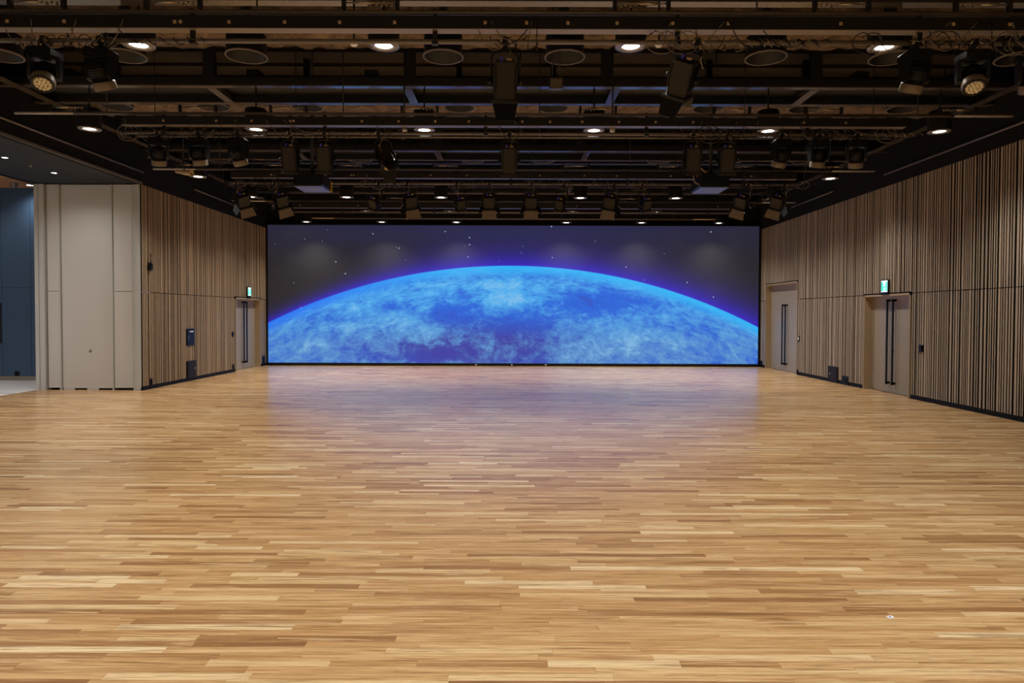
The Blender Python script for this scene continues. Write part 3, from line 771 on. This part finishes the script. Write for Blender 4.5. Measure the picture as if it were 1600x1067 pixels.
def festoon(t, seed, xs, n):
    rr = random.Random(seed)
    for q in range(n):
        x0 = rr.choice(xs) + rr.uniform(-.5, .5); k0 = rr.random(); pts = []
        if k0 < .45:                                        # drop from the duct to the pipe and on
            ex = rr.uniform(-.6, .6); dp = rr.uniform(.05, .22)
            for k in range(13):
                u = k / 12; pts.append((x0 + ex*u, -.075 + .04*math.sin(5*u), .18 - .2*u - dp*4*u*(1-u)*(.5 + .5*u)))
        elif k0 < .75:                                      # ring of slack tied to the lower pipe
            r = rr.uniform(.07, .13)
            for k in range(22): pts.append((x0 + r*math.cos(k*.42)*1.2 + k*.006, -.035 + .012*math.sin(k), -.02 + r*math.sin(k*.42)))
        else:                                               # cable wound along the pipe
            for k in range(40): pts.append((x0 + k*.02, .032*math.cos(k*.9), .032*math.sin(k*.9) + rr.uniform(-.012, .012)))
        MB().tube(pts, .0052, 5).build('cable', M['cable'] if rr.random() < .55 else M['fixture'], t)
for i, Y in enumerate(ROWS[:3]):
    b_ = bpy.data.objects['lighting_batten' + ('' if i == 0 else '.%03d' % i)]
    pxs = ((60, 130, 200, 230, 760, 830, 1060, 1120, 1400, 1450, 1500, 1560), (230, 300, 350, 390, 440, 500, 590, 790, 1070, 1120, 1200, 1250, 1320), (370, 430, 600, 640, 760, 830, 880, 960, 1000, 1160, 1220))[i]
    festoon(b_, 50 + i, [px_x(p_, Y) for p_ in pxs], 34)
# small sensors and a junction box hanging among the lights
for px, py, H_, nm in ((554, 72, 2.85, 'beside the nearest row of lamps, left of centre'), (1026, 72, 2.85, 'beside the nearest row of lamps, right of centre'),
                       (632, 206, 2.85, 'beside the second row of lamps, left of centre'), (955, 205, 2.85, 'beside the second row of lamps, right of centre')):
    p = at(px, py, H_)
    t = thing('ceiling_sensor', 'small white sensor on a rod ' + nm, 'sensor', p)
    MB().lathe([(0, -.035), (.03, -.03), (.042, -.01), (.042, .02), (.02, .03), (0, .03)], 16).build('dome', M['white'], t)
    MB().tube([(0, 0, .02), (0, 0, ZC - .05 - p.z)], .012, 6).build('rod', M['black'], t)
p = at(867, 134, 3.2)
t = thing('junction_box', 'grey junction box on two rods right of the central spotlight', 'box', p)
MB().cbox((0, 0, 0), (.19, .09, .15)).build('case', M['steel'], t); MB().cbox((0, -.048, 0), (.15, .008, .11)).build('lid', M['pipe'], t)
for e in (-.05, .05): MB().tube([(e, 0, .07), (e, 0, ZC - .05 - p.z)], .011, 6).build('rod', M['black'], t)
t = thing('short_pipe', 'short grey pipe with pale ends just above the LED wall', 'pipe', (0, 21.4, CAMH + 3.0))
MB().tube([(-6.2, 0, 0), (6.2, 0, 0)], .024, 8).build('tube', M['pipe'], t)
for s in (-1, 1): MB().tube([(s*5.6, -.03, .0), (s*6.3, -.03, 0)], .022, 8).build('pipe_end', M['outlet'], t)
for x in (-5, -1.5, 1.5, 5): MB().tube([(x, 0, .01), (x, 0, ZC - CAMH - 3.0)], .01, 6).build('hanger_rod', M['black'], t)
# conduits running across between the battens
cond = [(10.72, 4.47, 'slim conduit just behind the lower pipe of the second batten'), (14.72, 4.50, 'slim conduit just behind the lower pipe of the third batten'),
        (18.1, 4.9, 'slim conduit in the dark between projectors and screen')]
for Y, z, nm in cond:
    t = thing('conduit', nm, 'conduit', (0, Y, z))
    MB().tube([(-5.9, 0, 0), (5.9, 0, 0)], .017, 8).build('tube', M['pipe'], t)
    for x in (-5.6, -3.4, 0.4, 3.6, 5.6): MB().tube([(x, 0, 0), (x, 0, ZC - z)], .007, 5).build('hanger_rod', M['black'], t)

# round open duct drums
DX = (-7.10, -5.38, -3.70, -0.98, 0.70, 3.48, 5.20, 6.96)
ordn = ['leftmost', 'second from left', 'third from left', 'left of the middle pair', 'right of the middle pair', 'third from right', 'second from right', 'rightmost']
dm = MB().lathe([(.275, .0), (.262, .0), (.262, .20), (0, .20)], 32).lathe([(.265, .0), (.265, .285), (0, .285)], 32).mesh('drum_body')
rm = MB().lathe([(.262, .012), (.262, -.006), (.282, -.006), (.282, .018)], 32, close=True).mesh('drum_rim')
for Y, nm in ((9.52, 'nearest row'), (12.3, 'second row'), (16.45, 'third row')):
    for x, o in zip(DX, ordn):
        z = CAMH + 3.7 - (0.14 if Y < 10 else 0)
        t = thing('round_duct', 'black round open ceiling duct, %s in the %s' % (o, nm), 'duct', (x, Y, z), group='round ducts, ' + nm)
        link('drum_body', dm, M['drum'], t); link('drum_rim', rm, M['rim'], t)
        MB().box(-.05, .05, -.05, .05, .285, ZC - z).build('stem', M['drum'], t)

# ------------------------------------------------------------------ hall downlights
can = MB().lathe([(.17, .0), (.17, .30), (.15, .32), (0, .32)], 28).lathe([(.105, .0), (.105, .05)], 28).mesh('can')
ringm = MB().lathe([(.172, .0), (.172, -.008), (.098, -.008), (.098, .012)], 28).mesh('ring')
lensm = MB().lathe([(0, .004), (.098, .004)], 28).mesh('lens')
def under(y):
    for a, b, z in ((10.85, 11.84, 5.438), (15.08, 16.08, 5.438), (19.30, 20.30, 5.438), (9.78, 10.40, 5.66), (13.08, 13.97, 5.66), (16.98, 17.77, 5.66), (21.33, 22.32, 5.66)):
        if a - .05 < y < b + .05: return z
    return ZC
def downlight(x, Y, label, group, dots):
    z = CAMH + 2.95
    t = thing('downlight', label, 'downlight', (x, Y, z), group=group)
    link('can', can, M['black'], t); rg = link('ring', ringm, M['lamp_ring'], t); link('lens', lensm, M['lamp'], t)
    MB().tube([(0, 0, .31), (0, 0, under(Y) - z)], .014, 6).build('stem', M['black'], t)
    if dots:
        m = MB()
        for q in range(10): m.lathe([(0, -.0095), (.011, -.0095)], 8, (.136*math.cos(q*math.pi/5), .136*math.sin(q*math.pi/5), 0))
        m.build('vent_holes', M['hardware'], rg)
    spot(t, (0, 0, -.03), LAMP_W, LAMP_COL, 124, 1.0, .09)
XA = (-6.78, -4.12, -1.43, 1.28, 4.06, 6.80); XB = (-6.62, -4.21, -1.83, 1.68, 4.08, 6.55)
o6 = ['leftmost', 'second from left', 'left of centre', 'right of centre', 'second from right', 'rightmost']
rows = [(7.56, XA[1:5], o6[1:5], 'in the nearest row of lamps'), (10.98, XA, o6, 'in the second row of lamps'), (14.74, (XA[0], XA[5]), (o6[0], o6[5]), 'in the third row of lamps'),
        (17.26, XB, o6, 'in the fourth row of lamps'), (19.62, XB, o6, 'in the fifth row of lamps'), (21.86, XB, o6, 'in the last row against the screen'),
        (3.9, XA, o6, 'in the row above the camera'), (0.3, XA, o6, 'in the first row behind the camera'), (-3.3, XA, o6, 'in the second row behind the camera')]
for Y, xs_, os_, nm in rows:
    for x, o in zip(xs_, os_):
        downlight(x, Y, 'black can downlight with lit lens, %s %s' % (o, nm), 'hall downlights ' + nm, Y in (7.56, 10.98))

# ------------------------------------------------------------------ stage lights
def cable(t, seed, span=.35, n=2):
    rr = random.Random(seed)
    for q in range(n):
        x0 = rr.uniform(-span, 0); pts = []
        r = rr.uniform(.06, .12)
        if rr.random() < .6:                                # coiled slack round the pipe
            for k in range(26):
                a = k * .75; pts.append((x0 + k*.02 + r*.35*math.cos(a*1.3), .03*math.sin(a), -.01 + r*.8*math.sin(a) + rr.uniform(-.015, .015)))
        else:                                               # hanging loop
            ex = rr.uniform(.2, .5); dp = rr.uniform(.10, .24)
            for k in range(15):
                u = k / 14; pts.append((x0 + ex*u, -.03 + .03*math.sin(6*u), .14 - dp*4*u*(1-u) - .10*u))
        MB().tube(pts, .0052, 5).build('cable', M['cable'] if q else M['fixture_tan'], t)
def clamp(t):
    m = MB().cbox((0, 0, .0), (.05, .075, .075)).cbox((0, 0, -.06), (.035, .035, .07)); m.tube([(-.06, 0, -.02), (.06, 0, -.02)], .008, 6)
    c = m.build('clamp', M['black'], t)
    MB().tube([(.03, -.05, .01), (.06, -.06, -.03)], .010, 6).build('wing_bolt', M['metal'], c)
    MB().tube([(-.05, -.045, -.02), (-.02, -.05, .02)], .009, 6).build('wing_bolt', M['metal'], c)

def moving_head(px, Y, label, tilt, pan, faced, scale=1.0, zdrop=0.0):
    x = px_x(px, Y); t = thing('moving_head', label, 'stage light', (x, Y, 4.46), group='moving head lights')
    clamp(t)
    S = Matrix.Scale(scale, 4)
    MB(S @ Matrix.Translation((0, 0, -.05))).bev((0, 0, -.09), (.25, .20, .10), .02).build('base', M['fixture'], t)
    P = S @ Matrix.Rotation(R(pan), 4, 'Z')
    for s in (-1, 1):
        m = MB(P @ Matrix.Translation((s*.125, 0, -.18)) @ Matrix.Rotation(R(90), 4, 'Z'))
        m.poly([(-.07, -.018, .0), (.07, -.018, .0), (.06, -.018, -.12), (.045, -.018, -.20), (0, -.018, -.225), (-.045, -.018, -.20), (-.06, -.018, -.12)], (0, .036, 0))
        m.build('yoke_arm', M['fixture'], t)
    MB(P).cbox((0, 0, -.185), (.27, .13, .03)).build('yoke_bridge', M['fixture'], t)
    H = P @ Matrix.Translation((0, 0, -.34)) @ Matrix.Rotation(R(tilt), 4, 'X')
    hd = MB(H).lathe([(0, .13), (.06, .125), (.088, .10), (.095, .04), (.10, 0), (.098, -.06), (.104, -.065), (.104, -.15), (.10, -.16), (.085, -.16), (.085, -.145)], 22).build('head', M['fixture'], t)
    MB(H).lathe([(.106, -.07), (.108, -.075), (.108, -.145), (.106, -.15)], 22).build('front_band', M['front_band'], hd)
    for k in range(4): MB(H).lathe([(.0995, .06 - k*.022), (.104, .055 - k*.022), (.0995, .05 - k*.022)], 22).build('cooling_fin', M['fixture'], hd)
    if faced:
        ln = MB(H).lathe([(0, -.150), (.085, -.150)], 22).build('lens_plate', M['front_band'], hd)
        m = []
        pos = [(0, 0)] + [(.033*math.cos(a*math.pi/3), .033*math.sin(a*math.pi/3)) for a in range(6)] + [(.064*math.cos(a*math.pi/6), .064*math.sin(a*math.pi/6)) for a in range(12)]
        for a, b in pos: MB(H).lathe([(0, -.163), (.011, -.161), (.0158, -.151)], 10, (a, b, 0)).build('led_lens', M['led_cell'], t)
    else:
        MB(H).lathe([(0, -.150), (.085, -.150)], 22).build('lens_plate', M['hardware'], hd)
    cable(t, px, .4, 3)
Y1, Y2, Y3 = ROWS[0], ROWS[1], ROWS[2]
moving_head(75, Y1, 'black moving head with glowing-tan LED face at the far left of nearest batten', -35, 20, True)
moving_head(162, Y1, 'black moving head facing away, second from left on the nearest batten', 25, -15, False)
moving_head(1423, Y1, 'black moving head facing away, at right part of nearest batten', 25, 15, False)
moving_head(1512, Y1, 'black moving head with LED face showing, right part of nearest batten', -32, -20, True)
moving_head(1606, Y1, 'black moving head cut off by the right edge of view', 25, -20, False)
moving_head(250, Y2, 'leftmost of six moving heads on the second batten', 25, 20, False)
moving_head(313, Y2, 'second from left of six moving heads on the second batten', 18, -5, False)
moving_head(374, Y2, 'moving head third from left on the second batten', 25, -18, False)
moving_head(1217, Y2, 'moving head third from right on the second batten', 25, 20, False)
moving_head(1275, Y2, 'second from right of six moving heads on the second batten', 18, 6, False)
moving_head(1334, Y2, 'rightmost of six moving heads on the second batten', 25, -18, False)

def studio_light(px, Y, label, w, l, drop, tilt, pan, roll=0, doors='front', name='studio_spotlight', grp='studio spotlights', side=0, lens=False):
    """box body in a tubular yoke; local -Z is the beam direction before tilting"""
    x = px_x(px, Y); t = thing(name, label, 'stage light', (x, Y, 4.46), group=grp)
    clamp(t)
    P = Matrix.Rotation(R(pan), 4, 'Z') @ Matrix.Rotation(R(roll), 4, 'Y')
    hw = w/2 + .035; top = -.10
    m = MB(P); pts = [(-hw, 0, -drop), (-hw, 0, top - .05), (-hw + .04, 0, top - .01), (-hw + .09, 0, top), (hw - .09, 0, top), (hw - .04, 0, top - .01), (hw, 0, top - .05), (hw, 0, -drop)]
    m.tube(pts, .012, 8); m.build('yoke', M['fixture'], t)
    for s in (-1, 1):
        MB(P @ Matrix.Translation((s*(hw + .012), 0, -drop)) @ Matrix.Rotation(R(90), 4, 'Y')).lathe([(0, .022), (.026, .02), (.03, 0), (.026, -.02), (0, -.022)], 10).build('tilt_knob', M['hardware'], t)
    B = P @ Matrix.Translation((0, 0, -drop)) @ Matrix.Rotation(R(tilt), 4, 'X')
    bd = MB(B @ Matrix.Rotation(R(90), 4, 'X')).bev((0, 0, 0), (w, l, w*.95), .018).build('body', M['fixture_tan'], t)
    for k in range(5):
        MB(B).cbox((0, 0, l/2 + .012 - .0), (w*.9, .006, .03)).build('rear_grille', M['fixture'], bd) if k == 0 else None
        yk = -w*.4 + k*w*.2
        for s in (-1, 1): MB(B).cbox((s*(w/2 + .006), yk, .02), (.014, .012, l*.7)).build('cooling_fin', M['fixture'], bd)
    MB(B).cbox((0, 0, -l/2 - .015), (w + .05, w + .05, .03)).build('front_frame', M['fixture'], t)
    MB(B).cbox((-.04, 0, l/2 + .03), (.03, .05, .05)).build('connector', M['violet'], bd); MB(B).cbox((.035, -.02, l/2 + .03), (.05, .03, .02)).build('rear_terminal', M['outlet'], bd)
    ln = MB(B).lathe([(0, -l/2 - .034), (w*.36, -l/2 - .032), (w*.42, -l/2 - .028)], 22).build('lens', M['hardware'] if not lens else M['outlet'], t)
    fl_ = w*.95
    def flap(ax, s, ang):
        # hinged trapezoid leaf along one side of the front frame
        hx = w/2 + .02
        if ax == 'y': Q = B @ Matrix.Translation((0, s*hx, -l/2 - .03)) @ Matrix.Rotation(R(s*ang), 4, 'X')
        else: Q = B @ Matrix.Translation((s*hx, 0, -l/2 - .03)) @ Matrix.Rotation(R(-s*ang), 4, 'Y')
        a = w/2 + .02; b = a * ((1.25 if doors == 'four' else .72) if ax == 'y' else .8); h = fl_
        if ax == 'y': MB(Q).poly([(-a, 0, 0), (a, 0, 0), (b, 0, -h*.85), (-b, 0, -h*.85)], (0, .004, 0)).build('barn_door', M['leaf_floor_lit'] if doors == 'four' else M['fixture'], t)
        else: MB(Q).poly([(0, -a, 0), (0, a, 0), (0, b, -h*.7), (0, -b, -h*.7)], (.004, 0, 0)).build('barn_door', M['fixture'], t)
    if doors == 'front': flap('y', -1, 22); flap('y', 1, 35)
    if doors == 'four': flap('y', -1, 30); flap('y', 1, 40); flap('x', 1, 40); flap('x', -1, 40)
    MB().tube([(.03, -.04, -.02), (.06, -.05, -.12), (.02, -.06, -.2), (.05, -.05, -.28)], .006, 5).build('safety_wire', M['metal'], t)
    cable(t, px + 1, .35, 2)
studio_light(788, Y1, 'large black studio spotlight hanging centrally from the nearest batten', .21, .36, .40, 18, 4, doors='front')
studio_light(1085, Y1, 'studio spotlight leaning sideways on nearest batten right of centre', .21, .34, .36, 28, -28, 24, doors='front')
studio_light(455, Y2, 'boxy studio spotlight on second batten, left of a matching one', .20, .36, .40, 17, 0, doors='none')
studio_light(508, Y2, 'boxy studio spotlight on second batten, above the left projector', .20, .36, .40, 17, 4, doors='none')
studio_light(592, Y2, 'tilted studio spotlight with amber lens on the second batten', .20, .32, .36, -22, 24, -16, doors='front', lens=True)
studio_light(795, Y2, 'studio spotlight at the centre of the second batten', .21, .38, .42, 17, 0, doors='none')
studio_light(1080, Y2, 'studio spotlight on second batten, above the right projector, inner one', .20, .36, .40, 17, -3, doors='none')
studio_light(1133, Y2, 'studio spotlight on second batten, above the right projector, outer one', .20, .36, .40, 17, -6, doors='none')
for px, pan, roll, nm in ((371, 30, -20, 'leftmost on the third batten, near the left wall'), (431, 30, -20, 'second from left on the third batten'),
                    (636, 18, -12, 'left of centre on the third batten'), (764, 0, 0, 'just left of the middle of the third batten'),
                    (829, 0, 0, 'just right of the middle of the third batten'), (958, -18, 12, 'right of centre on the third batten'),
                    (1166, -30, 20, 'second from right on the third batten'), (1222, -30, 20, 'rightmost on the third batten, near the right wall')):
    studio_light(px, Y3, 'flood light with spread barn doors, ' + nm, .22, .26, .36, 42, pan, roll, 'four', 'flood_light', 'flood lights on the third batten')
for px, pan, roll, nm in ((592, -20, 16, 'far left of the four'), (713, 18, -12, 'inner left of the four'), (880, -18, 12, 'inner right of the four'), (1001, 18, -14, 'far right of the four')):
    studio_light(px, Y3, 'compact black spotlight with tan underside on third batten, ' + nm, .17, .22, .42, 40, pan, roll, 'none', 'compact_spotlight', 'compact spotlights on the third batten')

# ------------------------------------------------------------------ projectors
def projector(x0, x1, label, tag_side):
    xc = (x0 + x1) / 2; z0 = 4.15
    t = thing('projector', label, 'projector', (xc, 13.1, z0)); hw = (x1 - x0)/2
    b = MB(); b.bev((0, .35, .135), (2*hw, .70, .25), .02); b.build('body', M['fixture'], t)
    MB().box(-hw + .01, hw - .01, .01, .69, -.004, .012).build('bottom_plate', M['pipe'], t)
    MB().box(-hw*.25, hw*.35, .30, .36, -.006, -.003).build('label_strip', M['outlet'], t)
    for s in (-.05, .10):
        g = MB(Matrix.Translation((s, .0, .15)) @ Matrix.Rotation(R(90), 4, 'X'))
        g.lathe([(.045, -.004), (.045, .006), (.036, .006), (.036, -.004)], 18).lathe([(0, .002), (.012, .004), (.012, -.004)], 12); g.build('fan_grille', M['hardware'], t)
    for k in range(6): MB().cbox((-hw + .05 + k*.02, -.002, .10), (.008, .008, .12)).build('vent_slat', M['hardware'], t)
    MB(Matrix.Translation((0, .70, .13)) @ Matrix.Rotation(R(-90), 4, 'X')).lathe([(.08, -.01), (.08, .08), (.065, .09), (.06, .03), (0, .03)], 20).build('lens', M['hardware'], t)
    MB().tube([(0, .3, .26), (0, .3, ZC - z0)], .035, 10).build('ceiling_pole', M['black'], t)
    MB().box(-.12, .12, .15, .45, .26, .28).box(-.2, .2, .28, .32, .75, .79).build('mount_plate', M['steel'], t)
    if tag_side: MB().box(hw, hw + .02, .62, .66, .0, .20).cbox((hw - .0, .62, .02), (.05, .02, .05)).build('warning_tag', M['yellow'], t)
    else: MB().tube([(-hw + .1, .0, .27), (-hw, -.01, .36), (-hw - .1, -.01, .33), (-hw - .14, 0, .22), (-hw - .1, .05, .1), (-hw + .02, .1, .06)], .008, 6).build('cable_loop', M['outlet'], t)
projector(-4.21, -3.66, 'dark ceiling projector left of centre with a yellow tag', True)
projector(3.57, 4.12, 'dark ceiling projector right of centre with a looped cable', False)

# small spot on the left under the ceiling edge
p = at(290, 272, 2.9)
t = thing('tube_spot', 'small tan tube spotlight at the left ceiling edge by the slats', 'stage light', (p.x, p.y, p.z))
g = MB(Matrix.Rotation(R(100), 4, 'Y') @ Matrix.Rotation(R(20), 4, 'X')); g.lathe([(0, -.22), (.035, -.22), (.04, -.1), (.055, .0), (.055, .16), (.06, .2), (.05, .2), (.05, .17), (0, .17)], 16); g.build('barrel', M['outlet'], t)
MB().tube([(0, 0, .0), (-.02, 0, .3)], .012, 6).tube([(-.02, 0, .3), (-.02, 0, ZC - p.z)], .010, 6).build('stem', M['black'], t)

# ------------------------------------------------------------------ a scrap on the floor
yq = F * CAMH / (967 - VPY); xq = (1398 - VPX) * yq / F
t = thing('paper_tag', 'tiny white paper tag lying on the timber floor', 'tag', (xq, yq, 0), .5)
MB().poly([(-.022, -.012, .0005), (.0, -.02, .0005), (.024, -.006, .0005), (.02, .012, .0005), (-.012, .016, .0005)], (0, 0, .002)).build('paper', M['white'], t)
MB().cbox((.0, .0, .003), (.014, .008, .001)).build('printed_spot', M['violet'], t)
